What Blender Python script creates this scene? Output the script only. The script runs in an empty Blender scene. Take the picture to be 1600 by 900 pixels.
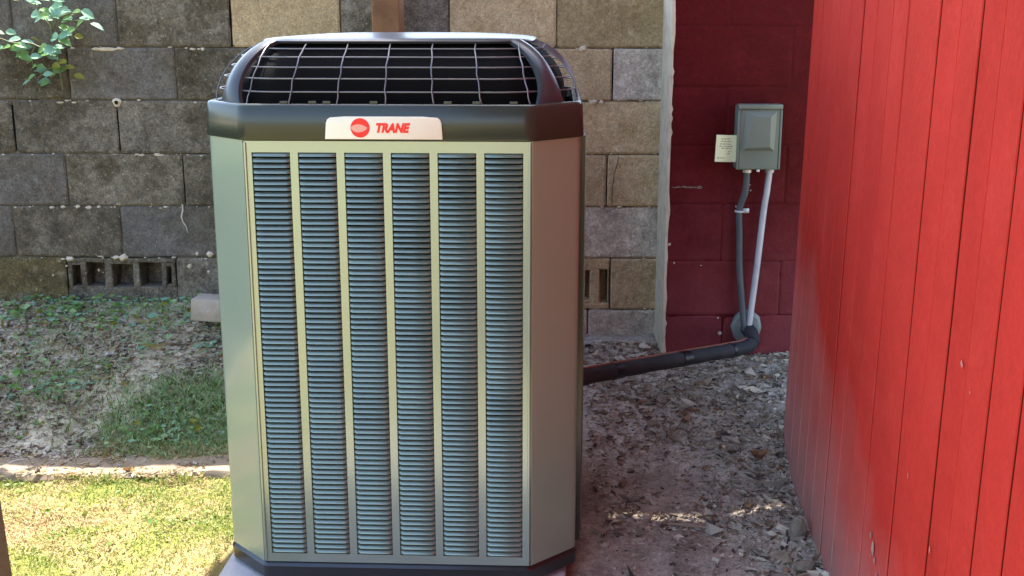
import bpy, bmesh, math, random
import numpy as np
from mathutils import Vector, Matrix, noise
rnd = random.Random(7)
R = math.radians
S = bpy.context.scene
COL = S.collection

# ---------------------------------------------------------------- camera, sky, sun, exposure
cam = bpy.data.cameras.new('camera')
cam.sensor_width = 36.0
cam.lens = 1803 / 1600 * 36.0
cam.clip_start = 0.05
cam.clip_end = 500
cam_o = bpy.data.objects.new('camera', cam)
COL.objects.link(cam_o)
cam_o.location = (0, 0, 1.514)
cam_o.rotation_euler = (R(90 - 13.2), 0, 0)
S.camera = cam_o

SUN_EL, SUN_AZ = 62.5, 6.0          # sun behind the walls, a touch to the right (azimuth from +Y towards +X)
W = bpy.data.worlds.new('World')
S.world = W
W.use_nodes = True
nt = W.node_tree
bg = nt.nodes['Background']
sky = nt.nodes.new('ShaderNodeTexSky')
sky.sky_type = 'NISHITA'
sky.sun_disc = False
sky.sun_elevation = R(SUN_EL)
sky.sun_rotation = R(SUN_AZ)
sky.air_density = 1.0
sky.dust_density = 2.0
nt.links.new(sky.outputs[0], bg.inputs[0])
bg.inputs[1].default_value = 0.15
sun = bpy.data.lights.new('sun', 'SUN')
sun.energy = 3.6
sun.angle = R(0.55)
sun.color = (1.0, 0.93, 0.82)
sun_o = bpy.data.objects.new('sun', sun)
COL.objects.link(sun_o)
d = Vector((math.sin(R(SUN_AZ)) * math.cos(R(SUN_EL)), math.cos(R(SUN_AZ)) * math.cos(R(SUN_EL)), math.sin(R(SUN_EL))))
sun_o.rotation_euler = d.to_track_quat('Z', 'Y').to_euler()
sun_o.location = (0, 8, 12)
S.view_settings.view_transform = 'Standard'
S.view_settings.look = 'None'
S.view_settings.gamma = 1.0
S.view_settings.exposure = 2.35

# ---------------------------------------------------------------- helpers
def mat(name, base, dark=None, light=None, scale=12.0, rough=0.8, bump=0.0, bscale=None, metallic=0.0,
        spec=0.5, coat=0.0, vary=0.0, speck=None, speck_scale=120.0, speck_amt=0.6, bdist=0.004, stain=None, stain_scale=2.6, stain_amt=.75, mottle=0.0, mottle_scale=34.0):
    """principled material: base colour broken up by two noises, optional specks, bump, per-object variation"""
    m = bpy.data.materials.new(name)
    m.use_nodes = True
    t = m.node_tree
    N, L = t.nodes, t.links
    p = N['Principled BSDF']
    p.inputs['Roughness'].default_value = rough
    p.inputs['Metallic'].default_value = metallic
    p.inputs['Specular IOR Level'].default_value = spec
    p.inputs['Coat Weight'].default_value = coat
    p.inputs['Coat Roughness'].default_value = 0.12
    geo = N.new('ShaderNodeNewGeometry')
    col = N.new('ShaderNodeRGB'); col.outputs[0].default_value = (*base, 1)
    cur = col.outputs[0]
    def noise_tex(sc, detail=6, r=0.6):
        n = N.new('ShaderNodeTexNoise')
        n.inputs['Scale'].default_value = sc; n.inputs['Detail'].default_value = detail
        n.inputs['Roughness'].default_value = r
        L.new(geo.outputs['Position'], n.inputs['Vector'])
        return n.outputs['Fac']
    def ramp(fac, a, b):
        r = N.new('ShaderNodeMapRange'); r.inputs[1].default_value = a; r.inputs[2].default_value = b
        L.new(fac, r.inputs[0]); return r.outputs[0]
    def mix(fac, a, bcol):
        x = N.new('ShaderNodeMix'); x.data_type = 'RGBA'
        if isinstance(fac, float): x.inputs[0].default_value = fac
        else: L.new(fac, x.inputs[0])
        L.new(a, x.inputs[6]); x.inputs[7].default_value = (*bcol, 1)
        return x.outputs[2]
    if dark: cur = mix(ramp(noise_tex(scale), 0.46, 0.68), cur, dark)
    if light: cur = mix(ramp(noise_tex(scale * 1.7, 8, 0.7), 0.52, 0.72), cur, light)
    if stain:
        r = ramp(noise_tex(stain_scale, 9, 0.72), 0.45, 0.59)
        k = N.new('ShaderNodeMath'); k.operation = 'MULTIPLY'; k.inputs[1].default_value = stain_amt
        L.new(r, k.inputs[0]); cur = mix(k.outputs[0], cur, stain)
    if speck: 
        r = ramp(noise_tex(speck_scale, 3, 0.7), 0.6, 0.72)
        k = N.new('ShaderNodeMath'); k.operation = 'MULTIPLY'; k.inputs[1].default_value = speck_amt
        L.new(r, k.inputs[0]); cur = mix(k.outputs[0], cur, speck)
    if mottle:
        r = N.new('ShaderNodeMapRange'); r.inputs[1].default_value = .3; r.inputs[2].default_value = .7; r.inputs[3].default_value = 1 - mottle; r.inputs[4].default_value = 1 + mottle
        L.new(noise_tex(mottle_scale, 8, .75), r.inputs[0])
        h = N.new('ShaderNodeHueSaturation'); L.new(r.outputs[0], h.inputs['Value']); L.new(cur, h.inputs['Color']); cur = h.outputs[0]
        r = N.new('ShaderNodeMapRange'); r.inputs[1].default_value = .32; r.inputs[2].default_value = .68; r.inputs[3].default_value = 1 - mottle * 1.15; r.inputs[4].default_value = 1 + mottle * 1.15
        L.new(noise_tex(mottle_scale * 3.4, 4, .8), r.inputs[0])
        h = N.new('ShaderNodeHueSaturation'); L.new(r.outputs[0], h.inputs['Value']); L.new(cur, h.inputs['Color']); cur = h.outputs[0]
    if vary:
        oi = N.new('ShaderNodeObjectInfo')
        r = N.new('ShaderNodeMapRange'); r.inputs[3].default_value = 1 - vary; r.inputs[4].default_value = 1 + vary
        L.new(oi.outputs['Random'], r.inputs[0])
        h = N.new('ShaderNodeHueSaturation'); L.new(r.outputs[0], h.inputs['Value']); L.new(cur, h.inputs['Color'])
        cur = h.outputs[0]
    L.new(cur, p.inputs['Base Color'])
    if bump:
        b = N.new('ShaderNodeBump'); b.inputs['Strength'].default_value = bump; b.inputs['Distance'].default_value = bdist
        L.new(noise_tex(bscale or scale * 6, 8, 0.65), b.inputs['Height'])
        L.new(b.outputs[0], p.inputs['Normal'])
    m['cur'] = 0
    return m

class MB:
    """collects shapes into one mesh"""
    def __init__(s): s.v, s.f, s.m = [], [], []
    def add(s, v, f, mi=0):
        o = len(s.v); s.v += [tuple(x) for x in v]; s.f += [tuple(i + o for i in q) for q in f]; s.m += [mi] * len(f)
    def box(s, x0, x1, y0, y1, z0, z1, mi=0, M=None, bev=0.0, seg=1):
        bm = bmesh.new()
        bmesh.ops.create_cube(bm, size=1)
        for v in bm.verts:
            v.co = Vector(((x0 + x1) / 2 + v.co.x * (x1 - x0), (y0 + y1) / 2 + v.co.y * (y1 - y0), (z0 + z1) / 2 + v.co.z * (z1 - z0)))
        if bev: bmesh.ops.bevel(bm, geom=bm.edges[:], offset=bev, segments=seg, affect='EDGES', profile=0.5)
        if M is not None: bm.transform(M)
        bm.verts.index_update()
        s.add([v.co[:] for v in bm.verts], [[v.index for v in f.verts] for f in bm.faces], mi)
        bm.free()
    def tube(s, pts, r, n=8, mi=0, closed=False, cap=True):
        pts = [Vector(p) for p in pts]; k = len(pts); rings = []
        up = None
        for i, p in enumerate(pts):
            a = pts[(i - 1) % k] if (closed or i > 0) else p
            b = pts[(i + 1) % k] if (closed or i < k - 1) else p
            t = (b - a).normalized()
            if up is None: up = t.orthogonal().normalized()
            up = (up - t * up.dot(t)).normalized()
            w = t.cross(up)
            rr = r[i] if isinstance(r, (list, tuple)) else r
            rings.append([p + (up * math.cos(q) + w * math.sin(q)) * rr for q in (2 * math.pi * j / n for j in range(n))])
        v = [x for ring in rings for x in ring]; f = []
        for i in range(k if closed else k - 1):
            i2 = (i + 1) % k
            for j in range(n):
                j2 = (j + 1) % n
                f.append((i * n + j, i * n + j2, i2 * n + j2, i2 * n + j))
        if cap and not closed:
            f.append(tuple(range(n))[::-1]); f.append(tuple((k - 1) * n + j for j in range(n)))
        s.add(v, f, mi)
    def loft(s, rings, mi=0, cap0=False, cap1=False, closed=True):
        n = len(rings[0]); v = [p for r in rings for p in r]; f = []
        for i in range(len(rings) - 1):
            for j in range(n if closed else n - 1):
                j2 = (j + 1) % n
                f.append((i * n + j, i * n + j2, (i + 1) * n + j2, (i + 1) * n + j))
        if cap0: f.append(tuple(range(n))[::-1])
        if cap1: f.append(tuple((len(rings) - 1) * n + j for j in range(n)))
        s.add(v, f, mi)
    def mesh(s, name, mats, smooth=None):
        me = bpy.data.meshes.new(name); me.from_pydata(s.v, [], s.f)
        for m in (mats if isinstance(mats, (list, tuple)) else [mats]): me.materials.append(m)
        if any(s.m): me.polygons.foreach_set('material_index', s.m)
        bm = bmesh.new(); bm.from_mesh(me); bmesh.ops.recalc_face_normals(bm, faces=bm.faces[:])
        bm.to_mesh(me); bm.free()
        if smooth is not None:
            me.polygons.foreach_set('use_smooth', [True] * len(me.polygons))
            me.set_sharp_from_angle(angle=R(smooth))
        me.update()
        return me
    def build(s, name, mats, parent=None, smooth=None):
        return link(name, s.mesh(name, mats, smooth), parent)

def link(name, me, parent=None):
    o = bpy.data.objects.new(name, me); COL.objects.link(o)
    if parent is not None: o.parent = parent
    return o
def tag(o, label=None, cat=None, group=None, kind=None):
    if label: o['label'] = label
    if cat: o['category'] = cat
    if group: o['group'] = group
    if kind: o['kind'] = kind
    return o
def thing(name, label, cat, loc=(0, 0, 0), rz=0.0, group=None):
    o = bpy.data.objects.new(name, None); COL.objects.link(o); o.location = loc; o.rotation_euler = (0, 0, rz)
    o.empty_display_size = 0.1
    return tag(o, label, cat, group)
def sstep(a, b, x):
    t = min(1, max(0, (x - a) / (b - a))); return t * t * (3 - 2 * t)
def fbm(x, y, z=0.0, sc=1.0, oct=4):
    return noise.fractal(Vector((x * sc, y * sc, z)), 1.0, 2.0, oct)

# ---------------------------------------------------------------- materials
M = {}
ST = dict(stain=(.055, .04, .018), stain_scale=3.0, stain_amt=.85, mottle=.48)
M['block_dark'] = mat('weathered_block', (.15, .126, .09), (.07, .055, .034), (.235, .205, .155), 9, .95, 1.0, 55, vary=.14, speck=(.42, .38, .3), speck_scale=60, speck_amt=.55, bdist=.010, **ST)
M['block_grey'] = mat('grey_block', (.175, .15, .115), (.095, .08, .058), (.25, .22, .18), 9, .95, 1.0, 60, vary=.12, speck=(.40, .36, .29), speck_scale=65, speck_amt=.4, bdist=.009, **ST)
M['block_slate'] = mat('slate_block', (.135, .122, .108), (.095, .083, .068), (.19, .17, .145), 9, .95, 1.0, 60, vary=.10, speck=(.27, .245, .2), speck_scale=70, speck_amt=.4, bdist=.008, stain=(.09, .07, .04), stain_scale=3.0, stain_amt=.6, mottle=.38)
M['block_moss'] = mat('mossy_block', (.125, .097, .04), (.06, .045, .018), (.19, .165, .1), 9, .95, 1.0, 50, speck=(.42, .39, .3), speck_scale=50, speck_amt=.55, bdist=.010, mottle=.5)
M['block_tan'] = mat('tan_block', (.52, .39, .225), (.40, .29, .15), (.6, .47, .29), 7, .95, 1.0, 70, vary=.08, speck=(.17, .12, .07), speck_scale=62, speck_amt=.6, bdist=.008, stain=(.33, .25, .14), stain_scale=3, stain_amt=.5, mottle=.34, mottle_scale=48)
M['block_olive'] = mat('olive_block', (.34, .255, .13), (.25, .185, .09), (.42, .335, .2), 7, .95, 1.0, 70, vary=.05, speck=(.14, .1, .05), speck_scale=62, speck_amt=.5, bdist=.008, mottle=.3, mottle_scale=48)
M['block_pale'] = mat('pale_block', (.47, .41, .33), (.32, .275, .22), (.58, .53, .45), 10, .95, .9, 60, vary=.05, speck=(.2, .17, .14), speck_scale=60, speck_amt=.5, bdist=.008, mottle=.34)
M['mortar_dark'] = mat('dark_mortar', (.13, .105, .07), (.04, .032, .02), (.25, .215, .155), 7, 1, .8, 60)
M['mortar_pale'] = mat('pale_mortar', (.60, .51, .38), (.44, .37, .27), None, 20, .95, .8, 60)
M['red_block'] = mat('maroon_paint', (.088, .0052, .0062), (.07, .004, .0045), (.105, .007, .009), 5, .75, .8, 60, spec=.12, speck=(.2, .05, .05), speck_scale=55, speck_amt=.14, mottle=.15)
def splash(m, lo, hi, amt, colr, ns=7):
    """soil thrown up on the foot of a wall by rain"""
    t = m.node_tree; N, L = t.nodes, t.links; p = N['Principled BSDF']; src = p.inputs['Base Color'].links[0].from_socket
    geo = N.new('ShaderNodeNewGeometry'); sep = N.new('ShaderNodeSeparateXYZ'); L.new(geo.outputs['Position'], sep.inputs[0])
    nz = N.new('ShaderNodeTexNoise'); nz.inputs['Scale'].default_value = ns; nz.inputs['Detail'].default_value = 9; nz.inputs['Roughness'].default_value = .72; L.new(geo.outputs['Position'], nz.inputs['Vector'])
    h = N.new('ShaderNodeMath'); h.operation = 'MULTIPLY_ADD'; L.new(nz.outputs['Fac'], h.inputs[0]); h.inputs[1].default_value = .9; L.new(sep.outputs['Z'], h.inputs[2])
    r = N.new('ShaderNodeMapRange'); L.new(h.outputs[0], r.inputs[0]); r.inputs[1].default_value = hi; r.inputs[2].default_value = lo; r.inputs[3].default_value = 0; r.inputs[4].default_value = amt
    x = N.new('ShaderNodeMix'); x.data_type = 'RGBA'; L.new(r.outputs[0], x.inputs[0]); L.new(src, x.inputs[6]); x.inputs[7].default_value = (*colr, 1)
    L.new(x.outputs[2], p.inputs['Base Color'])
splash(M['red_block'], .5, 1.45, .5, (.34, .085, .10))
M['red_mortar'] = mat('maroon_joint', (.075, .006, .007), None, None, 5, .8, .5, 50, spec=.12)
M['steel_plate'] = mat('dull_zinc', (.21, .23, .23), (.16, .18, .18), None, 20, .5, .1, 40, metallic=.2)
M['box_paint'] = mat('grey_green_paint', (.165, .185, .15), (.15, .17, .138), None, 6, .34, .05, 30, spec=.5)
M['tag_yellow'] = mat('pale_yellow_card', (.9, .92, .58), (.8, .82, .48), None, 18, .5)
M['ink'] = mat('faded_ink', (.30, .30, .18), None, None, 5, .8)
M['flex'] = mat('dark_grey_flex', (.075, .085, .095), (.055, .063, .07), None, 15, .5, .2, 80)
M['emt'] = mat('galvanised_tube', (.46, .46, .5), (.38, .38, .42), None, 12, .45, .08, 40, metallic=.25)
M['clip'] = mat('zinc_clip', (.6, .6, .6), None, None, 5, .4, metallic=.4)
M['foam'] = mat('black_foam', (.016, .016, .019), (.026, .025, .028), None, 12, .72, .3, 70)
M['tape'] = mat('black_tape', (.006, .006, .008), None, None, 5, .35)
M['copper'] = mat('copper_tube', (.3, .1, .06), None, None, 5, .45, metallic=.5)
M['cabinet'] = mat('sage_metal_paint', (.275, .335, .262), (.265, .32, .252), None, 3, .15, .025, 8, metallic=.12, spec=.6, coat=.35, bdist=.003)
M['panel'] = mat('sage_louver_paint', (.36, .435, .385), (.35, .425, .375), None, 3, .24, .02, 10, metallic=.5, spec=.6, coat=.35, bdist=.002)
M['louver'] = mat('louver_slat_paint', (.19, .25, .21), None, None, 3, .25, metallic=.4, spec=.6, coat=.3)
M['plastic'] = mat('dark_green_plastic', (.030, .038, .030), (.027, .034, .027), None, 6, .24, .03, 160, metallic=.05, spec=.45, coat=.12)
M['plastic_blk'] = mat('black_plastic', (.016, .017, .018), (.02, .021, .022), None, 6, .28, .03, 160, spec=.6, coat=.3)
M['post'] = mat('glossy_dark_metal', (.055, .062, .072), (.05, .055, .062), None, 6, .33, .02, 60, metallic=.3, spec=.45, coat=.1)
M['wire'] = mat('guard_wire_coating', (.15, .15, .155), None, None, 5, .32, metallic=.3, spec=.7)
M['black'] = mat('dark_interior', (.004, .004, .004), None, None, 5, .9, spec=.1)
M['badge'] = mat('cream_plastic', (.88, .86, .70), None, None, 5, .35)
M['badge_red'] = mat('red_print', (.92, .018, .014), None, None, 5, .4)
M['badge_pink'] = mat('pale_pink_print', (.88, .42, .33), None, None, 5, .4)
M['concrete'] = mat('concrete', (.40, .39, .385), (.33, .32, .31), (.46, .45, .44), 9, .9, .4, 70, speck=(.25, .24, .23), speck_scale=120)
M['brick_tan'] = mat('tan_concrete', (.36, .3, .24), (.29, .24, .19), (.42, .37, .32), 14, .9, .5, 80)
M['wood_post'] = mat('brown_timber', (.22, .105, .04), (.12, .055, .02), (.28, .15, .062), 9, .8, .4, 30)
M['wood_stake'] = mat('dark_brown_timber', (.085, .045, .03), (.06, .03, .02), None, 9, .8, .3, 30)
M['wood_grey'] = mat('weathered_timber', (.27, .205, .14), (.19, .14, .09), (.34, .27, .195), 10, .9, .7, 40)
M['roof'] = mat('roof_boards', (.16, .12, .09), (.12, .09, .065), None, 8, .9)
M['stem'] = mat('green_stem', (.12, .14, .05), None, None, 5, .7)
M['leaf_blue'] = mat('blue_green_leaf', (.25, .44, .30), (.19, .36, .22), None, 30, .6, spec=.3)
M['leaf_green'] = mat('green_leaf', (.20, .36, .10), (.15, .28, .08), None, 30, .5)
M['leaf_yellow'] = mat('yellow_green_leaf', (.27, .27, .03), None, None, 30, .5)
M['g1'] = mat('grass_green', (.13, .22, .03), None, None, 30, .55)
M['g2'] = mat('grass_lime', (.27, .31, .06), None, None, 30, .55)
M['g3'] = mat('grass_straw', (.50, .42, .21), None, None, 30, .7)
M['g4'] = mat('grass_tan', (.45, .30, .16), None, None, 30, .7)
M['g5'] = mat('grass_shade_green', (.34, .48, .22), None, None, 30, .5)
M['l1'] = mat('leaf_pale', (.52, .445, .35), None, None, 30, .7)
M['l2'] = mat('leaf_brown', (.25, .18, .125), None, None, 30, .7)
M['l3'] = mat('leaf_grey', (.37, .315, .255), None, None, 30, .75)
M['l4'] = mat('leaf_dark', (.09, .065, .05), None, None, 30, .8)
M['l5'] = mat('leaf_rust', (.27, .13, .07), None, None, 30, .75)
M['stone'] = mat('field_stone', (.24, .20, .155), (.17, .14, .1), None, 25, .9, .5, 80)
M['root'] = mat('dry_root', (.5, .44, .35), None, None, 10, .9)

def leafy(m, trans=.35):
    """thin leaf: some light comes through"""
    t = m.node_tree; p = t.nodes['Principled BSDF']; out = t.nodes['Material Output']
    tr = t.nodes.new('ShaderNodeBsdfTranslucent'); mx = t.nodes.new('ShaderNodeMixShader'); mx.inputs[0].default_value = trans
    src = p.inputs['Base Color'].links[0].from_socket
    t.links.new(src, tr.inputs[0]); t.links.new(p.outputs[0], mx.inputs[1]); t.links.new(tr.outputs[0], mx.inputs[2])
    t.links.new(mx.outputs[0], out.inputs[0])
for k in ('leaf_blue', 'leaf_green', 'leaf_yellow', 'g1', 'g2', 'g3', 'g5'): leafy(M[k])

# red boards: paint, with pale splash dust and chips low down (soil thrown up by rain)
def board_material():
    m = mat('red_board_paint', (.50, .036, .026), (.455, .033, .023), (.54, .046, .034), 3, .88, .35, 60, vary=.045, spec=.06, mottle=.06, mottle_scale=20)
    t = m.node_tree; N, L = t.nodes, t.links; p = N['Principled BSDF']
    src = p.inputs['Base Color'].links[0].from_socket
    geo = N.new('ShaderNodeNewGeometry'); sep = N.new('ShaderNodeSeparateXYZ'); L.new(geo.outputs['Position'], sep.inputs[0])
    nz = N.new('ShaderNodeTexNoise'); nz.inputs['Scale'].default_value = 3.5; nz.inputs['Detail'].default_value = 7; L.new(geo.outputs['Position'], nz.inputs['Vector'])
    h = N.new('ShaderNodeMath'); h.operation = 'MULTIPLY_ADD'; L.new(nz.outputs['Fac'], h.inputs[0]); h.inputs[1].default_value = .5; L.new(sep.outputs['Z'], h.inputs[2])
    # the dust reaches higher towards the back corner
    yy = N.new('ShaderNodeMapRange'); L.new(sep.outputs['Y'], yy.inputs[0]); yy.inputs[1].default_value = 1.9; yy.inputs[2].default_value = 3.9; yy.inputs[3].default_value = .6; yy.inputs[4].default_value = 0
    h2 = N.new('ShaderNodeMath'); h2.operation = 'ADD'; L.new(h.outputs[0], h2.inputs[0]); L.new(yy.outputs[0], h2.inputs[1])
    mr = N.new('ShaderNodeMapRange'); L.new(h2.outputs[0], mr.inputs[0]); mr.inputs[1].default_value = 1.2; mr.inputs[2].default_value = .3; mr.inputs[3].default_value = 0; mr.inputs[4].default_value = .8
    mx = N.new('ShaderNodeMix'); mx.data_type = 'RGBA'; L.new(mr.outputs[0], mx.inputs[0]); L.new(src, mx.inputs[6]); mx.inputs[7].default_value = (.56, .33, .29, 1)
    n2 = N.new('ShaderNodeTexNoise'); n2.inputs['Scale'].default_value = 16; n2.inputs['Detail'].default_value = 8; n2.inputs['Roughness'].default_value = .75; L.new(geo.outputs['Position'], n2.inputs['Vector'])
    lowb = N.new('ShaderNodeMapRange'); L.new(sep.outputs['Z'], lowb.inputs[0]); lowb.inputs[1].default_value = .0; lowb.inputs[2].default_value = 1.0; lowb.inputs[3].default_value = .09; lowb.inputs[4].default_value = 0
    ad = N.new('ShaderNodeMath'); ad.operation = 'ADD'; L.new(n2.outputs['Fac'], ad.inputs[0]); L.new(lowb.outputs[0], ad.inputs[1])
    ch = N.new('ShaderNodeMapRange'); L.new(ad.outputs[0], ch.inputs[0]); ch.inputs[1].default_value = .735; ch.inputs[2].default_value = .76; ch.inputs[4].default_value = .6
    m2 = N.new('ShaderNodeMix'); m2.data_type = 'RGBA'; L.new(ch.outputs[0], m2.inputs[0]); L.new(mx.outputs[2], m2.inputs[6]); m2.inputs[7].default_value = (.5, .38, .33, 1)
    L.new(m2.outputs[2], p.inputs['Base Color'])
    return m
M['board'] = board_material()
splash(M['board'], .42, .72, .65, (.30, .20, .17), 9)
M['groove_shade'] = mat('red_groove_shade', (.18, .014, .010), None, None, 5, .9, spec=.1)  # darkened red stands in for the shade inside the board grooves

# ---------------------------------------------------------------- ground
def gz(x, y):
    left = .035 + .40 * sstep(3.68, 4.5, y)
    right = .015 + .27 * sstep(3.4, 4.3, y)
    t = sstep(-.75, .1, x)
    z = left * (1 - t) + right * t
    z += .018 * fbm(x, y, 0, 2.2, 3) + .008 * fbm(x, y, 5, 9, 3)
    if -.81 < x < .15 and 2.6 < y < 3.85: z = min(z, .015 + .25 * sstep(3.7, 3.85, y))            # levelled under the pad
    if x > .4:                                                # litter banked against the board wall
        z += .035 * sstep(.62, .9, x + .088 * (y - 3.0)) * sstep(4.3, 3.6, y)
    return z

def ground():
    xs = np.concatenate([[-70, -40, -22, -13, -8, -5.5, -4, -3.2], np.arange(-2.6, 1.31, .03), [1.6, 2, 2.6, 3.5, 5, 8, 13, 22, 40, 70]])
    ys = np.concatenate([[-70, -40, -22, -13, -8, -5, -3, -1.5, -.5, .3, 1, 1.6, 2.0], np.arange(2.3, 4.75, .03), [5.2, 6, 8, 12, 20, 40, 70]])
    v = []
    for y in ys:
        for x in xs:
            v.append((x, y, gz(x, y)))
    nx = len(xs); f = [(j * nx + i, j * nx + i + 1, (j + 1) * nx + i + 1, (j + 1) * nx + i) for j in range(len(ys) - 1) for i in range(nx - 1)]
    m = mat('soil', (.43, .375, .315), (.25, .21, .17), (.52, .465, .40), 9, 1, 1.0, 45, spec=.1, speck=(.5, .46, .42), speck_scale=55, speck_amt=.5, bdist=.014, mottle=.3, mottle_scale=40, stain=(.13, .10, .078), stain_scale=2.3, stain_amt=.5)
    # lawn soil and thatch on the open left side and out in the yard
    t = m.node_tree; N, L = t.nodes, t.links; p = N['Principled BSDF']; src = p.inputs['Base Color'].links[0].from_socket
    geo = N.new('ShaderNodeNewGeometry'); sep = N.new('ShaderNodeSeparateXYZ'); L.new(geo.outputs['Position'], sep.inputs[0])
    nz = N.new('ShaderNodeTexNoise'); nz.inputs['Scale'].default_value = 5; nz.inputs['Detail'].default_value = 6; L.new(geo.outputs['Position'], nz.inputs['Vector'])
    def mr(sock, a, b):
        r = N.new('ShaderNodeMapRange'); r.interpolation_type = 'SMOOTHSTEP'; L.new(sock, r.inputs[0]); r.inputs[1].default_value = a; r.inputs[2].default_value = b; return r.outputs[0]
    def mth(op, a, b):
        k = N.new('ShaderNodeMath'); k.operation = op; L.new(a, k.inputs[0])
        if isinstance(b, float): k.inputs[1].default_value = b
        else: L.new(b, k.inputs[1])
        return k.outputs[0]
    lx = mr(sep.outputs['X'], -.55, -.85); ly = mr(sep.outputs['Y'], 3.75, 3.6); far = mr(sep.outputs['Y'], 2.0, 1.2)
    lawn = mth('MAXIMUM', mth('MULTIPLY', lx, ly), far)
    thatch = N.new('ShaderNodeMix'); thatch.data_type = 'RGBA'; L.new(mr(nz.outputs['Fac'], .42, .6), thatch.inputs[0])
    thatch.inputs[6].default_value = (.33, .25, .12, 1); thatch.inputs[7].default_value = (.2, .21, .055, 1)
    mx = N.new('ShaderNodeMix'); mx.data_type = 'RGBA'; L.new(lawn, mx.inputs[0]); L.new(src, mx.inputs[6]); L.new(thatch.outputs[2], mx.inputs[7])
    bank = N.new('ShaderNodeMix'); bank.data_type = 'RGBA'; L.new(mth('MULTIPLY', mr(sep.outputs['X'], -.3, -.8), mr(sep.outputs['Y'], 3.6, 3.75)), bank.inputs[0])
    bk = N.new('ShaderNodeHueSaturation'); bk.inputs['Hue'].default_value = .525; bk.inputs['Value'].default_value = 1.3; bk.inputs['Saturation'].default_value = 1.45; L.new(mx.outputs[2], bk.inputs['Color'])
    L.new(mx.outputs[2], bank.inputs[6]); L.new(bk.outputs[0], bank.inputs[7])
    L.new(bank.outputs[2], p.inputs['Base Color'])
    me = bpy.data.meshes.new('ground'); me.from_pydata(v, [], f); me.materials.append(m)
    me.polygons.foreach_set('use_smooth', [True] * len(me.polygons))
    o = link('ground', me); o['kind'] = 'structure'
ground()

# ---------------------------------------------------------------- grey block wall
def block_shape(x0, x1, y0, y1, z0, z1, rough=.0027, bev=.0035, nx=9, nz=5):
    """a worn block: the front is a rough grid with crumbled edges, then plain sides and back"""
    mb = MB(); cx = (x0 + x1) / 2; q = (rnd.uniform(-1, 1) * .006, rnd.uniform(-1, 1) * .005)
    us = [0, .02] + [i / (nx - 1) for i in range(1, nx - 1)] + [.98, 1]; vs = [0, .04] + [i / (nz - 1) for i in range(1, nz - 1)] + [.96, 1]
    grid = []
    for v in vs:
        row = []
        for u in us:
            x, z = x0 + (x1 - x0) * u, z0 + (z1 - z0) * v
            edge = (u in (0, 1)) or (v in (0, 1)); corner = (u in (0, 1)) and (v in (0, 1))
            w = noise.noise_vector(Vector((x * 16, y0 * 7, z * 16)))
            y = y0 + rough * 1.2 * w.y + rough * noise.noise(Vector((x * 45, 0, z * 45))) + (bev * 1.3 if edge else 0) + (bev if corner else 0) + (x - cx) * q[1]
            sx = (abs(w.x) * rough + (bev if corner else 0)) * (1 if u == 0 else -1 if u == 1 else 0)
            sz = (abs(w.z) * rough + (bev if corner else 0)) * (1 if v == 0 else -1 if v == 1 else 0)
            row.append((x + sx, y, z + sz + (x - cx) * q[0]))
        grid.append(row)
    mb.loft(grid, closed=False)
    per = grid[0] + [r[-1] for r in grid[1:]] + grid[-1][-2::-1] + [r[0] for r in grid[-2:0:-1]]
    mb.loft([per, [(p[0], y1, p[2]) for p in per]], cap1=True)
    return mb.mesh('block', [])

def core_block(x0, x1, y0, y1, z0, z1, holes):
    """block laid on its side: hollow cores (xa, xb, za, zb) open to the front, half silted up"""
    mb = MB()
    xs = [x0] + [h for q in holes for h in (q[0], q[1])] + [x1]
    za, zb = min(h[2] for h in holes), max(h[3] for h in holes)
    def rb(a, b, c, d, e, f):
        k = MB(); k.box(a, b, c, d, e, f, bev=min(.006, (b - a) * .3, (f - e) * .3), seg=2)
        k.v = [(v[0] + .006 * noise.noise(Vector(v) * 30), v[1] + .004 * noise.noise(Vector(v) * 33 + Vector((5, 0, 0))), v[2] + .005 * noise.noise(Vector(v) * 28 + Vector((0, 9, 0)))) for v in k.v]
        mb.add(k.v, k.f)
    n = 6
    for i in range(n):
        a, b = x0 + (x1 - x0) * i / n, x0 + (x1 - x0) * (i + 1) / n
        rb(a - .003, b + .003, y0, y1, z0, za); rb(a - .003, b + .003, y0, y1, zb, z1)
    for i in range(0, len(xs), 2): rb(xs[i], xs[i + 1], y0 + .001, y1, za - .004, zb + .004)
    for h in holes:
        if h[2] > za + .004: rb(h[0] - .002, h[1] + .002, y0 + .004, y1, za - .003, h[2])
        if h[3] < zb - .004: rb(h[0] - .002, h[1] + .002, y0 + .004, y1, h[3], zb + .003)
        d = y0 + rnd.uniform(.06, .10); mb.add([(h[0] - .002, d, za - .003), (h[1] + .002, d, za - .003), (h[1] + .002, d + .05, zb + .003), (h[0] - .002, d + .05, zb + .003)], [(0, 1, 2, 3)])
    return mb.mesh('block', M['block_dark'])

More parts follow.
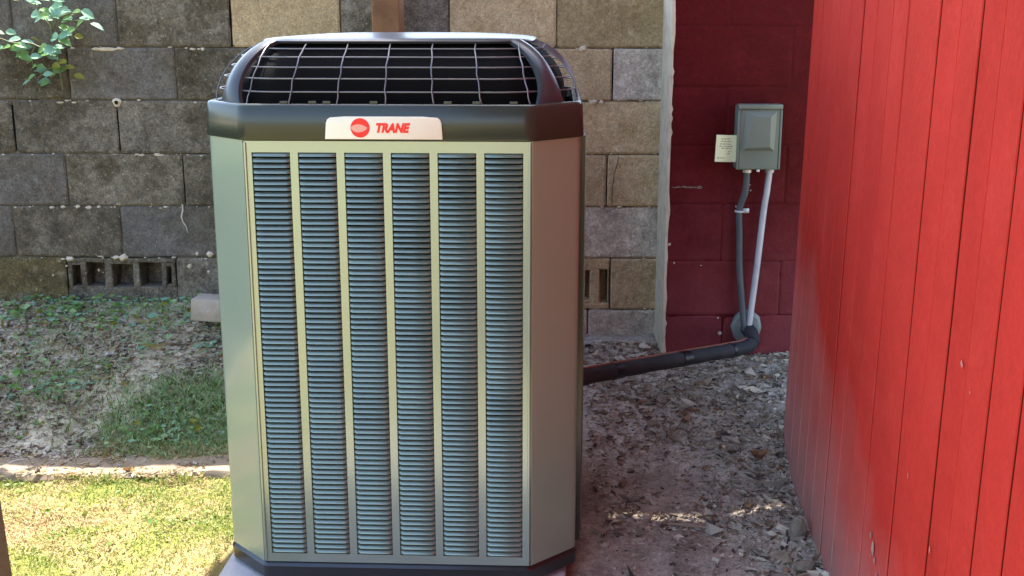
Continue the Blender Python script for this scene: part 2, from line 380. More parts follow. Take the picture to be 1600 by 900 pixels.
def grey_wall():
    root = thing('block_wall', 'weathered grey and tan concrete block wall running behind the air conditioner', 'wall', (0, 0, 0))
    Yf, Yb = 4.42, 4.62
    zz = [-.02, .195, .39, .597, .80, 1.003, 1.206, 1.402, 1.60]
    dk, gr, sl, ms, tn, pl = (M['block_' + k] for k in ('dark', 'grey', 'slate', 'moss', 'tan', 'pale'))
    rows = {  # z index: vertical joints, materials
        0: ([-4.2, -3.8, -3.4, -3.0, -2.6, -2.2, -1.8, -1.4, -1.0, -.6, -.2, .2, .59], None),
        1: ([-4.0, -3.6, -3.2, -2.8, -2.4, -2.0, -1.6, -1.2, -.8, -.4, 0, .30, .591], {9: pl, 10: pl, 11: pl}),
        2: ([-4.16, -3.76, -3.36, -2.96, -2.56, -2.15, -1.745, 'h', -1.318, -1.12, -.92, -.52, -.12, .13, 'k', .385, .591], {4: ms, 5: ms}),
        3: ([-4.32, -3.92, -3.52, -3.12, -2.72, -2.33, -1.937, -1.519, -1.13, -.72, -.32, .18, .590], {5: sl, 6: dk, 7: sl, 10: pl, 11: pl}),
        4: ([-4.1, -3.7, -3.3, -2.9, -2.5, -2.11, -1.712, -1.264, -.85, -.45, -.05, .365, .588], {4: sl, 5: sl, 6: dk, 7: dk, 10: tn, 11: tn}),
        5: ([-4.28, -3.88, -3.48, -3.08, -2.68, -2.29, -1.897, -1.499, -1.09, -.68, -.25, .171, .586], {5: gr, 6: gr, 7: gr, 8: gr, 9: tn, 10: tn, 11: tn}),
        6: ([-4.06, -3.66, -3.26, -2.86, -2.46, -2.07, -1.672, -1.267, -.86, -.44, -.03, .379, .582], {5: dk, 6: sl, 7: dk, 8: gr, 9: tn, 10: tn, 11: pl}),
        7: ([-4.3, -3.9, -3.5, -3.1, -2.68, -2.27, -1.868, -1.474, -1.051, -.64, -.234, .167, .578], {5: sl, 6: sl, 7: dk, 8: tn, 9: gr, 10: tn, 11: M['block_olive']}),
    }
    for k, (xs, ms_) in rows.items():
        i = -1
        z0, z1 = zz[k] + .0015, zz[k + 1] - .0015
        for a, b in zip(xs[:-1], xs[1:]):
            if isinstance(a, str): continue
            if b == 'h':
                me = core_block(a + .001, -1.319, Yf + .002, Yb, z0 - .001, z1 + .001, [(-1.728, -1.695, .485, .568), (-1.672, -1.601, .485, .575), (-1.570, -1.488, .48, .572), (-1.462, -1.376, .482, .578), (-1.355, -1.336, .49, .56)])
                link('block', me, root); continue
            if b == 'k':
                me = core_block(a + .004, .381, Yf + .004, Yb, z0, z1, [(.18, .25, .44, .545), (.27, .306, .43, .548), (.346, .378, .415, .546)])
                me.materials.clear(); me.materials.append(tn); link('block', me, root); continue
            i += 1
            m = (ms_ or {}).get(i)
            if m is None: m = rnd.choice([dk, gr, sl]) if b < -.9 else rnd.choice([gr, tn])
            y0 = Yf + rnd.uniform(-.003, .002)
            sk = -.007 * ((a + b) / 2)
            g = .0012 + rnd.uniform(0, .002)
            me = block_shape(a + g, b - g, y0, Yb - .012, z0 + sk * .3, z1 + sk * .3)
            me.materials.append(m); link('block', me, root)
    mb = MB(); mb.box(-4.4, -1.75, Yf + .0085, Yb - .03, -.03, 1.598); mb.box(-1.31, .12, Yf + .0086, Yb - .03, -.03, 1.598)
    mb.box(-1.75, -1.31, Yf + .0087, Yb - .03, .61, 1.598); mb.box(.12, .39, Yf + .0087, Yb - .03, .61, 1.598); mb.box(.39, .589, Yf + .0088, Yb - .03, -.03, 1.598)
    mb.build('mortar', M['mortar_dark'], root)
    mb = MB()
    for x, za, zb, w in [(-1.265, .815, .985, .0045), (-1.898, 1.02, 1.19, .004), (-1.5, 1.02, 1.17, .004), (-.855, 1.41, 1.59, .003), (-1.052, 1.41, 1.59, .003), (.366, .815, .99, .004), (.38, 1.215, 1.39, .003), (.588, .42, .57, .003)]:
        mb.box(x - w, x + w, Yf + .003, Yf + .0083, za, zb)
    mb.build('open_joint', M['black'], root)
    # pale mortar crumbs squeezed out of the joints
    cr = MB()
    def crumb(x, z, r, sx=1.0):
        n = 6; y = Yf - .002
        ring = [(x + math.cos(q) * r * sx * rnd.uniform(.6, 1.2), y + .004, z + math.sin(q) * r * rnd.uniform(.6, 1.2)) for q in (2 * math.pi * i / n for i in range(n))]
        top = [(x + (p[0] - x) * .5, y - r * .5, z + (p[2] - z) * .5) for p in ring]
        cr.loft([ring, top], cap1=True)
    for x, z, r, sx in [(-1.52, 1.397, .008, 6), (-1.56, 1.398, .007, 3), (-1.47, 1.40, .007, 2.5), (-1.2, 1.398, .007, 2.5), (-1.16, 1.397, .008, 1.6), (-1.71, 1.2, .006, 4), (-1.66, 1.2, .005, 3), (-1.2, 1.2, .006, 1.8),
                        (-1.35, 1.0, .006, 5), (-1.42, 1.0, .005, 4), (-1.74, .80, .007, 1.6), (-1.68, .8, .008, 1.5), (-1.64, .797, .01, 1.3), (-1.6, .8, .007, 1.2), (-1.78, .797, .007, 2),
                        (-1.23, .615, .011, 1), (-1.18, .613, .014, 1.1), (-1.262, .565, .012, 1.1), (-1.19, .545, .010, 1), (-1.14, .64, .008, 1), (-1.52, .6, .016, 1.2), (-1.55, .6, .01, 1.5), (-1.73, .594, .011, 2), (-1.745, .566, .006, .8), (-1.77, .585, .005, .8),
                        (-1.62, .55, .006, 1), (-1.8, .53, .006, 1), (.27, 1.4, .014, 1.4), (.31, 1.203, .014, 1.5), (.34, 1.2, .01, 1), (.26, 1.395, .01, 1)]:
        crumb(x, z, r, sx)
    for k in range(110):
        z = rnd.choice(zz[2:8]); x = rnd.uniform(-1.95, -1.1) if rnd.random() < .75 else rnd.uniform(.2, .58)
        crumb(x, z + rnd.gauss(0, .003), rnd.uniform(.0015, .005), rnd.uniform(1, 3))
    for k in range(60):
        crumb(rnd.uniform(-1.95, -1.1), rnd.uniform(.47, 1.3), rnd.uniform(.001, .0028), 1)
    o = cr.build('mortar_crumb', M['mortar_pale'], root, 60); o['kind'] = 'stuff'
    # drilled hole with a pale halo
    mb = MB(); n = 14
    ring = [(-1.497 + math.cos(q) * .017 * (1 + .2 * math.sin(q * 3)), Yf - .002, 1.2 + math.sin(q) * .017) for q in (2 * math.pi * i / n for i in range(n))]
    inn = [(-1.497 + (p[0] + 1.497) * .45, Yf - .010, 1.2 + (p[2] - 1.2) * .45) for p in ring]
    hole = [(p[0], Yf + .012, p[2]) for p in inn]
    mb.loft([ring, inn]); mb.loft([inn, hole], 1); mb.add(hole, [tuple(range(n))], 1)
    mb.build('drill_hole', [M['mortar_pale'], M['black']], root)
    # crack down one block
    mb = MB(); pts = [(.408, .995), (.40, .955), (.392, .93), (.388, .885), (.385, .84), (.387, .81)]
    for (xa, za), (xb, zb) in zip(pts[:-1], pts[1:]):
        mb.add([(xa - .0015, Yf - .0095, za), (xa + .0018, Yf - .0095, za), (xb + .0016, Yf - .0095, zb), (xb - .0015, Yf - .0095, zb)], [(0, 1, 2, 3)])
    mb.build('crack', M['mortar_dark'], root)
grey_wall()
# thin dead root hanging on the wall
mb = MB(); mb.tube([(-1.272, 4.409, .812), (-1.270, 4.405, .79), (-1.277, 4.404, .765), (-1.273, 4.404, .745), (-1.262, 4.405, .725), (-1.257, 4.407, .70)], [.0035, .004, .0035, .003, .0025, .001], 6)
tag(mb.build('dead_root', M['root'], None, 60), 'thin pale dead root dangling down the grey block wall left of the unit', 'root')

# ---------------------------------------------------------------- maroon painted block wall
def red_wall():
    root = thing('painted_block_wall', 'dark maroon painted block wall in the shaded corner, electrical box mounted on it', 'wall', (0, 0, 0))
    Yf, Yb, XL = 4.18, 4.36, .572
    zz = [.225, .43, .636, .85, 1.062, 1.272, 1.485, 1.69]
    for k in range(len(zz) - 1):
        xs = [XL, .785, 1.19, 1.6, 2.0, 2.4] if k % 2 == 1 else [XL, 1.0 if k > 0 else .785, 1.40, 1.8, 2.2, 2.4]
        if k == 0: xs = [XL, .787, 1.19, 1.6, 2.0, 2.4]
        if k in (2, 4, 6, 8, 10): xs = [XL, .772, 1.18, 1.6, 2.0, 2.4]
        if k in (1, 3, 5, 7, 9): xs = [XL, .996, 1.40, 1.8, 2.2, 2.4]
        for a, b in zip(xs[:-1], xs[1:]):
            me = block_shape(a + (.0008 if a > XL else 0), b - .0008, Yf + rnd.uniform(-.001, .001), Yb, zz[k] + .0008, zz[k + 1] - .0008, .0014, .0016)
            me.materials.append(M['red_block']); link('block', me, root)
    mb = MB(); mb.box(XL + .01, 2.4, Yf + .0022, Yb - .01, .0, 1.68); mb.build('mortar', M['red_mortar'], root)
    # bare end of the wall: pale strip with a ragged paint edge
    mb = MB(); n = 90; z0, z1 = .2, 1.69
    A, B, Cc = [], [], []
    for i in range(n + 1):
        z = z0 + (z1 - z0) * i / n
        wob = .001 + .006 * max(0, fbm(z, 3.3, 0, 9, 4)) + (.005 if rnd.random() < .06 else 0) + .006 * sstep(.6, .25, z) * rnd.random()
        A.append((XL - .008, Yb + .085, z)); B.append((XL - .008, Yf - .004, z)); Cc.append((XL + wob, Yf - .0045, z))
    D = [(p[0], Yf + .004, p[2]) for p in Cc]
    mb.loft([A, B, Cc, D], closed=False)
    mb.build('bare_edge', M['mortar_pale'], root)
    mb = MB(); mb.box(XL - .006, 2.4, Yf - .035, Yf + .1, -.02, .262, bev=.012); mb.build('footing', M['block_pale'], root)
    # a rub of white along the paint and a few chips
    mb = MB()
    def smear(x, z, l, w, a):
        n = 9; u = (math.cos(a), math.sin(a))
        up, lo = [], []
        for i in range(n):
            t = i / (n - 1); ww = w * (.25 + .75 * abs(math.sin(i * 2.3 + x * 40))) * math.sin(math.pi * min(1, t * 3 + .1) / 2)
            px, pz = x + u[0] * l * t, z + u[1] * l * t + .0012 * math.sin(i * 2.1)
            up.append((px - u[1] * ww, Yf - .0035, pz + u[0] * ww)); lo.append((px + u[1] * ww, Yf - .0035, pz - u[0] * ww))
        mb.add(up + lo, [(i, i + 1, n + i + 1, n + i) for i in range(n - 1)])
    smear(.58, .910, .055, .0022, .07); smear(.622, .912, .045, .0028, -.02); smear(.655, .9105, .03, .0022, .05)
    n = 10; ring = [(.683 + math.cos(q) * .0095, Yf - .0036, .911 + math.sin(q) * .0055) for q in (2 * math.pi * i / n for i in range(n))]
    inn = [(.683 + (p[0] - .683) * .55, p[1], .911 + (p[2] - .911) * .45) for p in ring]; mb.loft([ring, inn])
    mb.build('paint_scrape', M['stone'], root)
    mb = MB()
    for x, z, r in [(.58, .70, .006), (.60, .63, .004), (.70, .62, .003), (.77, .42, .004), (.78, .36, .008), (.865, .92, .004), (.87, .90, .003), (.82, .84, .004), (.835, .842, .006)]:
        n = 7; ring = [(x + math.cos(q) * r * rnd.uniform(.6, 1.2), Yf - .003, z + math.sin(q) * r * rnd.uniform(.6, 1.2)) for q in (2 * math.pi * i / n for i in range(n))]
        mb.add(ring, [tuple(range(n))])
    mb.build('paint_chip', M['mortar_pale'], root)
red_wall()

# ---------------------------------------------------------------- bright red board wall
P0 = Vector((.925, 3.72, 0)); U = Vector((-.088, -1, 0)).normalized(); NB = Vector((-1, .088, 0)).normalized()
def red_boards():
    root = thing('board_wall', 'bright red grooved vertical board wall on the right with chipped paint', 'wall', P0, 0)
    LEAN = .014
    joints = [0.0, .06, .171, .31, .449, .596, .755, .907, 1.072, 1.212, 1.457, 1.596, 1.723, 1.842, 1.969, 2.103] + [2.103 + .133 * i for i in range(1, 48)]
    def P(s, n, z): return U * s + (-NB) * n + Vector((LEAN * z, 0, z))
    for i, (a, b) in enumerate(zip(joints[:-1], joints[1:])):
        g = .0035 if i else 0
        if abs(b - 1.457) < .001 or abs(a - 1.457) < .001: g = .005
        a2, b2 = a + g, b - .0035
        off = rnd.uniform(-.0015, .0015); zb = -.06 + rnd.uniform(0, .02)
        mb = MB(); bz = .002
        prof = [(a2, .016 + off), (a2, off + bz), (a2 + bz, off), (b2 - bz, off), (b2, off + bz), (b2, .016 + off)]
        zs = [zb, .1, .25, .4, .6, .8, 1.0, 1.2, 1.35, 1.5, 1.8, 2.62]
        wv = [rnd.uniform(-.0018, .0018) for _ in zs]; wb = [rnd.uniform(-.0018, .0018) for _ in zs]
        mb.loft([[P(s + (w if s < (a2 + b2) / 2 else w2), n, z) for s, n in prof] for z, w, w2 in zip(zs, wv, wb)], cap0=True, cap1=True)
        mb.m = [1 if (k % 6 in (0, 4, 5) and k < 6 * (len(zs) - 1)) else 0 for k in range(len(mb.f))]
        mb.build('board', [M['board'], M['groove_shade']], root)
    mb = MB()
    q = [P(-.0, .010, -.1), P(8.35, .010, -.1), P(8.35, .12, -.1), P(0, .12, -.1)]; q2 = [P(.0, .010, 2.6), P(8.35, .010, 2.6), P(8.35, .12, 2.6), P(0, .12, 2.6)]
    mb.loft([q, q2], cap0=True, cap1=True); mb.build('backing', M['groove_shade'], root)
    # flaked paint patches where the bare wood shows
    mb = MB(); rr = random.Random(3)
    for s, z, r, st in [(1.31, .372, .011, .9), (1.335, .352, .013, 1.3), (1.36, .335, .010, .9), (1.385, .312, .009, 1.2), (1.32, .33, .005, 1), (1.52, .235, .008, 4), (1.51, .29, .005, 2), (1.20, .16, .006, 6), (1.19, .08, .007, 4), (.93, .16, .006, 4), (1.75, .55, .005, 2), (1.82, .93, .007, 1.2), (1.88, .90, .004, 1), (1.56, .62, .004, 2), (.70, .3, .004, 2)]:
        n = 13; c = [P(s + math.cos(t) * r * rr.uniform(.25, 1.2), -.0035, z + math.sin(t) * r * st * rr.uniform(.25, 1.2)) for t in (2 * math.pi * i / n for i in range(n))]
        mb.add(c, [tuple(range(n))])
    mb.build('paint_flake', mat('chipped_undercoat', (.42, .2, .17), (.5, .3, .25), None, 30, .9), root)
red_boards()

# ---------------------------------------------------------------- unseen porch roof added to shade the corner, with its post
def porch():
    root = thing('added_porch_roof', 'unseen board porch roof added to shade the maroon wall corner, above the frame', 'roof', (0, 0, 0))
    z = 3.0
    def slab(x0, x1, y0, y1): mb = MB(); mb.box(x0, x1, y0, y1, z, z + .04); mb.build('roof_board', M['roof'], root)
    y, A, B = 3.58, 4.818, 4.854
    while y < 7.0:
        if y < A + .01 < y + .24:                             # gap shaped here to drop slivers of sun on the dirt
            slab(-.50, 2.2, y, A - .0005); slab(-.50, .47, A, B); slab(.75, .84, A, B); slab(1.0, 2.2, A, B); y = B + .0005
            continue
        slab(-.50, 2.2, y, y + .24); y += .241
    mb = MB(); mb.box(-.40, 2.6, -4.5, 2.399, 3.02, 3.08); mb.build('added_eave', M['roof'], root)  # added out of view to block sky and sun right of the unit
    mb = MB(); mb.box(-.46, -.36, 3.58, 7.0, 2.88, 2.998); mb.build('beam', M['roof'], root)
porch()
mb = MB(); mb.box(-.05, .05, -.045,   .045, 0, 2.86, bev=.004)
o = mb.build('wooden_post', M['wood_post']); o.location = (-.443, 4.24, .02); o.rotation_euler = (0, 0, R(-6))
tag(o, 'brown square timber post standing behind the top of the air conditioner', 'post')
mb = MB(); mb.box(-.045, .045, -.04, .04, 0, .40, bev=.004)
o = mb.build('wooden_stake', M['wood_stake']); o.location = (-1.283, 2.6, -.02); o.rotation_euler = (R(2), R(-1.5), 0)
tag(o, 'dark brown wooden stake at the lower left corner of the lawn', 'stake')

# ---------------------------------------------------------------- electrical box, tag, conduits
def disconnect():
    root = thing('disconnect_box', 'grey green metal electrical disconnect box on the maroon block wall', 'electrical box', (.8745, 4.18, .985), 0)
    w, h, dp = .078, .228, .082
    mb = MB(); mb.box(-w + .004, w - .004, -dp, -.001, 0, h - .004, bev=.004, seg=2); mb.build('body', M['box_paint'], root, 40)
    mb = MB(); y = -dp
    mb.box(-w, w, y - .012, y + .03, h - .014, h + .004, bev=.004, seg=2)     # rain lip
    mb.box(-w, -w + .008, y - .008, y - .0005, .002, h - .0145, bev=.002); mb.box(w - .008, w, y - .008, y - .0005, .002, h - .0145, bev=.002)
    mb.build('rain_hood', M['box_paint'], root, 40)
    mb = MB(); mb.box(-w + .0085, w - .0085, y - .006, y - .0005, .003, h - .015, bev=.002)
    mb.build('cover', M['box_paint'], root, 40)
    # embossed raised panel with a slanting left facet
    mb = MB()
    o4 = [(-.060, .068), (.054, .068), (.058, .205), (-.054, .208)]
    i4 = [(-.048, .078), (.035, .083), (.034, .188), (-.024, .190)]
    mb.loft([[(x, y - .006, z) for x, z in o4], [(x, y - .021, z) for x, z in i4]], cap1=True)
    mb.build('raised_panel', M['box_paint'], root)
    mb = MB(); mb.tube([(.0, y - .008, .002), (.0, y - .008, -.005)], .006, 8); mb.build('lock_tab', M['clip'], root)
    for x in (-.055, .052):
        mb = MB(); mb.tube([(x if x > 0 else -.029, -.042, .0), (x if x > 0 else -.029, -.042, -.014)], .016, 12); mb.build('pipe_fitting', M['clip' if x < 0 else 'emt'], root, 40)
disconnect()
def card():
    root = thing('warning_tag', 'pale yellow printed tag beside the grey electrical box', 'tag', (.7635, 4.125, 1.058), R(2))
    root.rotation_euler = (0, R(2), R(4))
    mb = MB(); mb.box(-.037, .039, -.0015, .0015, -.048, .048, bev=.0006); mb.build('card', M['tag_yellow'], root)
    mb = MB(); r2 = random.Random(5)
    for z, a, b in [(.034, -.018, .014), (.025, -.02, .018), (.016, -.022, .02), (.008, -.024, .026), (.001, -.016, .022), (-.010, .008, .018), (-.018, .006, .014), (-.034, -.03, -.006)]:
        x = a
        while x < b:
            l = r2.uniform(.003, .009); mb.box(x, min(b, x + l), -.0021, -.0014, z - .0014, z + .0014); x += l + .0025
    mb.build('faint_print', M['ink'], root)
card()
def smooth_pts(pts, k=6):
    P = [Vector(p) for p in pts]; out = []
    for i in range(len(P) - 1):
        p0, p1, p2, p3 = P[max(0, i - 1)], P[i], P[i + 1], P[min(len(P) - 1, i + 2)]
        for j in range(k):
            t = j / k
            out.append(.5 * ((2 * p1) + (p2 - p0) * t + (2 * p0 - 5 * p1 + 4 * p2 - p3) * t * t + (3 * p1 - p0 - 3 * p2 + p3) * t ** 3))
    return out + [P[-1]]
def conduits():
    SH = Vector((0, .03, 0))
    root = thing('flexible_conduit', 'dark grey flexible conduit bowing down from the left of the electrical box', 'conduit', (0, .03, 0))
    pts = smooth_pts([(.846, 4.108, .976), (.844, 4.112, .90), (.829, 4.128, .832), (.833, 4.128, .74), (.838, 4.125, .62), (.85, 4.115, .499), (.862, 4.10, .385)])
    mb = MB(); mb.tube(pts, .0118, 12); mb.build('tube', M['flex'], root, 50)
    mb = MB(); mb.tube([(.829 + math.cos(a) * .015, 4.127 + math.sin(a) * .015, .826) for a in (2 * math.pi * i / 12 for i in range(12))], .0045, 6, closed=True)
    mb.box(.843, .866, 4.136, 4.142, .818, .835, bev=.001); mb.build('strap', M['clip'], root, 50)
    root = thing('metal_conduit', 'straight light grey metal conduit slanting down from the right of the box', 'conduit', (0, .03, 0))
    mb = MB(); mb.tube(smooth_pts([(.9265, 4.108, .976), (.921, 4.110, .90), (.914, 4.112, .832), (.899, 4.112, .62), (.888, 4.108, .50), (.878, 4.10, .40)]), .0115, 12); mb.build('tube', M['emt'], root, 50)
    mb = MB(); n = 10
    ring = [(.875 + math.cos(q) * .058 * (1.0 if i % 2 else .95), 4.176, .388 + math.sin(q) * .068) for i, q in enumerate(2 * math.pi * i / n for i in range(n))]
    mb.loft([ring, [(x, 4.158, z) for x, y, z in ring], [(.875 + (x - .875) * .8, 4.152, .388 + (z - .388) * .8) for x, y, z in ring]], cap1=True)
    o = mb.build('wall_plate', M['steel_plate'], None, 25)
    tag(o, 'round grey cover plate low on the maroon wall where the pipes enter', 'plate')
    root = thing('insulated_pipe', 'black foam insulated refrigerant pipe running from the unit to the maroon wall', 'pipe', (0, 0, 0))
    path = smooth_pts([(.10, 3.30, .418), (.21, 3.45, .414), (.423, 3.65, .392), (.676, 3.9, .357), (.79, 4.0, .345), (.855, 4.04, .347), (.882, 4.075, .36), (.882, 4.11, .378), (.876, 4.15, .385), (.872, 4.18, .387)], 8)
    mb = MB(); mb.tube(path, [0.0255 + .0012 * math.sin(i * 1.7) for i in range(len(path))], 14); mb.build('foam_sleeve', M['foam'], root, 60)
    for fr in (.19, .30, .45, .62):
        i = int(fr * len(path)); mb = MB(); mb.tube([path[i] + (path[i + 1] - path[i]) * t for t in (-.4, .1, .6)], .0272, 14); mb.build('tape_band', M['tape'], root, 60)
    mb = MB(); mb.tube([p + Vector((-.010, .012, .0225)) for p in path[4:44]], .0045, 8); mb.build('copper_line', M['copper'], root, 60)
conduits()

# ---------------------------------------------------------------- air conditioner
UX, UY, YAW = -.3057, 2.819, -.0414
ZB, ZT = .10, 1.222                       # panel bottom and top
HA, DEP, CH = .4745, .87, .122            # half width, depth, chamfer
FW = .352
def plan(off=0.0, r=.012, k=4, c=None):
    """rounded chamfered rectangle seen from above; local y from 0 (front) to DEP"""
    a = HA - off; y0 = off; y1 = DEP - off; c = (CH if c is None else c) - .586 * off
    c = max(c, .01)
    P = [(-a + c, y0), (a - c, y0), (a, y0 + c), (a, y1 - c), (a - c, y1), (-a + c, y1), (-a, y1 - c), (-a, y0 + c)]
    out = []
    for i in range(8):
        p0, p, p2 = Vector(P[i - 1]), Vector(P[i]), Vector(P[(i + 1) % 8])
        d0, d2 = (p0 - p).normalized(), (p2 - p).normalized()
        L = min(r, .45 * (p0 - p).length, .45 * (p2 - p).length)
        A, B = p + d0 * L, p + d2 * L
        for j in range(k + 1):
            t = j / k; q = A * (1 - t) ** 2 + p * 2 * t * (1 - t) + B * t * t
            out.append((q.x, q.y))
    return out

def air_conditioner():
    root = thing('air_conditioner', 'sage green louvered outdoor air conditioner standing on a concrete pad', 'air conditioner', (UX, UY, 0), YAW)
    # base pan
    mb = MB()
    mb.loft([[(x, y, ZB - .055) for x, y in plan(.02)], [(x, y, ZB - .045) for x, y in plan(-.002)], [(x, y, ZB - .012) for x, y in plan(-.004)], [(x, y, ZB - .0005) for x, y in plan(.006)]], cap0=True, cap1=True)
    mb.build('base_pan', M['plastic_blk'], root, 35)
    # dark core (coil) behind the louvers
    mb = MB(); mb.loft([[(x, y, ZB + .001) for x, y in plan(.03)], [(x, y, ZT - .001) for x, y in plan(.03)]], cap0=True, cap1=True)
    mb.build('coil', M['black'], root)
    # four corner panels: front strip, chamfer, side strip, rounded
    c = CH; pr = [(FW + .003, 0), (HA - c + .004, 0), (HA, c - .004), (HA, c + .035)]
    def rounded(pl, r=.016, k=5):
        out = [pl[0]]
        for i in range(1, len(pl) - 1):
            p0, p, p2 = Vector(pl[i - 1]), Vector(pl[i]), Vector(pl[i + 1])
            L1 = min(r, .48 * (p0 - p).length); L2 = min(r, .48 * (p2 - p).length)
            A, B = p + (p0 - p).normalized() * L1, p + (p2 - p).normalized() * L2
            out += [tuple((A * (1 - t) ** 2 + p * 2 * t * (1 - t) + B * t * t)[:]) for t in (j / k for j in range(k + 1))]
        return out + [pl[-1]]
    outer = rounded(pr)
    inner = [(FW + .003, .014)] + [(HA - c - .002, .014), (HA - .014, c), (HA - .014, c + .035)]
    # a raised bead next to the seam
    for sx, sy in ((1, 0), (-1, 0), (1, 1), (-1, 1)):
        mb = MB(); loop = outer + inner[::-1]
        loop = [(x * sx, (DEP - y) if sy else y) for x, y in loop]
        mb.loft([[(x, y, ZB + .002) for x, y in loop], [(x, y, ZB + .38) for x, y in loop], [(x, y, ZB + .76) for x, y in loop], [(x, y, ZT - .001) for x, y in loop]], cap0=True, cap1=True)
        o = mb.build('corner_panel', M['cabinet'], root, 30)
    # front louver panel: frame with six openings
    ncol = 6; st, mu = .0185, .0195; op = (2 * FW - 2 * st - 5 * mu) / 6
    rb, rt = .024, .028
    z0, z1 = ZB + .002, ZT - .002
    mb = MB()
    def fr(x0, x1, za, zb): mb.box(x0, x1, -.002, .010, za, zb)
    fr(-FW, FW, z0, z0 + rb); fr(-FW, FW, z1 - rt, z1)
    x = -FW; fr(x, x + st, z0 + rb, z1 - rt); x += st; cols = []
    for i in range(ncol):
        cols.append(x + op / 2); x += op
        wd = mu if i < 5 else st
        fr(x, x + wd, z0 + rb, z1 - rt); x += wd
    # folded bead along the two outer edges
    mb.box(-FW - .0005, -FW + .006, -.006, -.0021, z0 + .004, z1 - .004, bev=.0015); mb.box(FW - .006, FW + .0005, -.006, -.0021, z0 + .004, z1 - .004, bev=.0015)
    panel = mb.build('louver_panel', M['panel'], root)
    # louver slat: leans out at the lower lip, ends pinched back into the sheet
    zlo, zhi = z0 + rb, z1 - rt; nl = 76; pitch = (zhi - zlo) / nl
    def slat_mesh(mb, cx=0, cz=0):
        prof = [(.006, .0066), (.0010, .0055), (-.0048, .0008), (-.0056, -.0026), (-.0044, -.0034), (.0005, .0012)]
        flat = [(.006, .0066), (.0025, .0056), (.0012, .0020), (.0003, -.0026), (.0012, -.0034), (.003, .0010)]
        hw = op / 2 - .0004
        rings = []
        for xx, q in ((-hw, 1.0), (-hw + .004, .35), (-hw + .010, 0.0), (hw - .010, 0.0), (hw - .004, .35), (hw, 1.0)):
            rings.append([(cx + xx, a[0] * (1 - q) + b[0] * q, cz + a[1] * (1 - q) + b[1] * q) for a, b in zip(prof, flat)])
        mb.loft(rings, cap0=True, cap1=True)
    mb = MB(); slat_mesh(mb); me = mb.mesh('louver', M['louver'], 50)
    rest = MB(); count = 0
    for r in range(nl):
        for ci, cx in enumerate(cols):
            cz = zlo + pitch * (r + .5)
            if r >= nl - 50:
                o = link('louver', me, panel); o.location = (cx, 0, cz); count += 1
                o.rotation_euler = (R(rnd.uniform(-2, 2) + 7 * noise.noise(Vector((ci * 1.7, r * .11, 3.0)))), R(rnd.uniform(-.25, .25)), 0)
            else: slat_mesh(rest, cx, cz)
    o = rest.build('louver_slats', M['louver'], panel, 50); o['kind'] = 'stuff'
    # side and back louver panels, slats joined
    def other(sx):
        w = (DEP - 2 * c - .078) / 2
        mb = MB()
        for zz_ in (z0, z1 - rt): mb.box(-w, w, -.002, .03, zz_, zz_ + rt)
        for i in range(7):
            xx = -w + (2 * w - mu) * i / 6; mb.box(xx, xx + mu, -.002, .03, z0 + rt, z1 - rt)
        p = mb.build('side_panel', M['plastic'], root)  # dark colour stands in for the dim reflections on the sides
        s = MB()
        for r in range(nl):
            z = zlo + pitch * (r + .5)
            s.add([(-w, .006, z + .006), (w, .006, z + .006), (w, -.006, z - .005), (-w, -.006, z - .005)], [(0, 1, 2, 3)])
        so = s.build('side_louver', M['louver'], p); so['kind'] = 'stuff'
        p.location = (HA + .011 if sx > 0 else -HA, DEP / 2, 0); p.rotation_euler = (0, 0, R(90 * sx))
    other(1); other(-1)
    mb = MB(); mb.box(-FW, FW, DEP - .01, DEP, z0, z1); mb.build('back_panel', M['panel'], root)
    # cap band
    zc = ZT + .088
    mb = MB()
    mb.loft([[(x, y, ZT + .001) for x, y in plan(.012, .02)], [(x, y, ZT) for x, y in plan(-.006, .02)], [(x, y, ZT + .004) for x, y in plan(-.008, .02)], [(x, y, zc - .008) for x, y in plan(-.004, .02)],
             [(x, y, zc - .002) for x, y in plan(0, .02)], [(x, y, zc) for x, y in plan(.006, .02)], [(x, y, zc - .002) for x, y in plan(.02, .02)], [(x, y, zc - .03) for x, y in plan(.026, .02)]])
    mb.build('top_cap', M['plastic'], root, 40)
    # guard dome: quarter ellipse inset profile
    DH, DA = .148, .20
    def inset(t): return .012 + DA * (1 - math.sqrt(max(0, 1 - (t * .93) ** 2)))
    def ring(t, extra=0.0): return [(x, y, zc + DH * t - .004) for x, y in plan(inset(t) + extra, .05, 5, CH + .03)]
    mb = MB(); mb.loft([[(x, y, ZT + .01) for x, y in plan(.05, .05, 5)]] + [ring(t, .028) for t in (0, .15, .3, .45, .6, .75, .88, .96, 1.0)], cap0=True, cap1=True)
    mb.build('fan_shroud', M['black'], root, 40)
    for t in (.21, .42, .60, .76, .89):
        mb = MB(); mb.tube([p for p in ring(t)], .0018, 6, closed=True); mb.build('guard_wire', M['wire'], root, 60)
    def edge_pt(face, u, t):
        d = inset(t) - .004; z = zc + DH * t - .004
        if face == 0: return (u * (1 - .1 * t), d, z)
        if face == 1: return (HA - d, DEP / 2 + u * (1 - .1 * t), z)
        if face == 2: return (u * (1 - .1 * t), DEP - d, z)
        return (-HA + d, DEP / 2 + u * (1 - .1 * t), z)
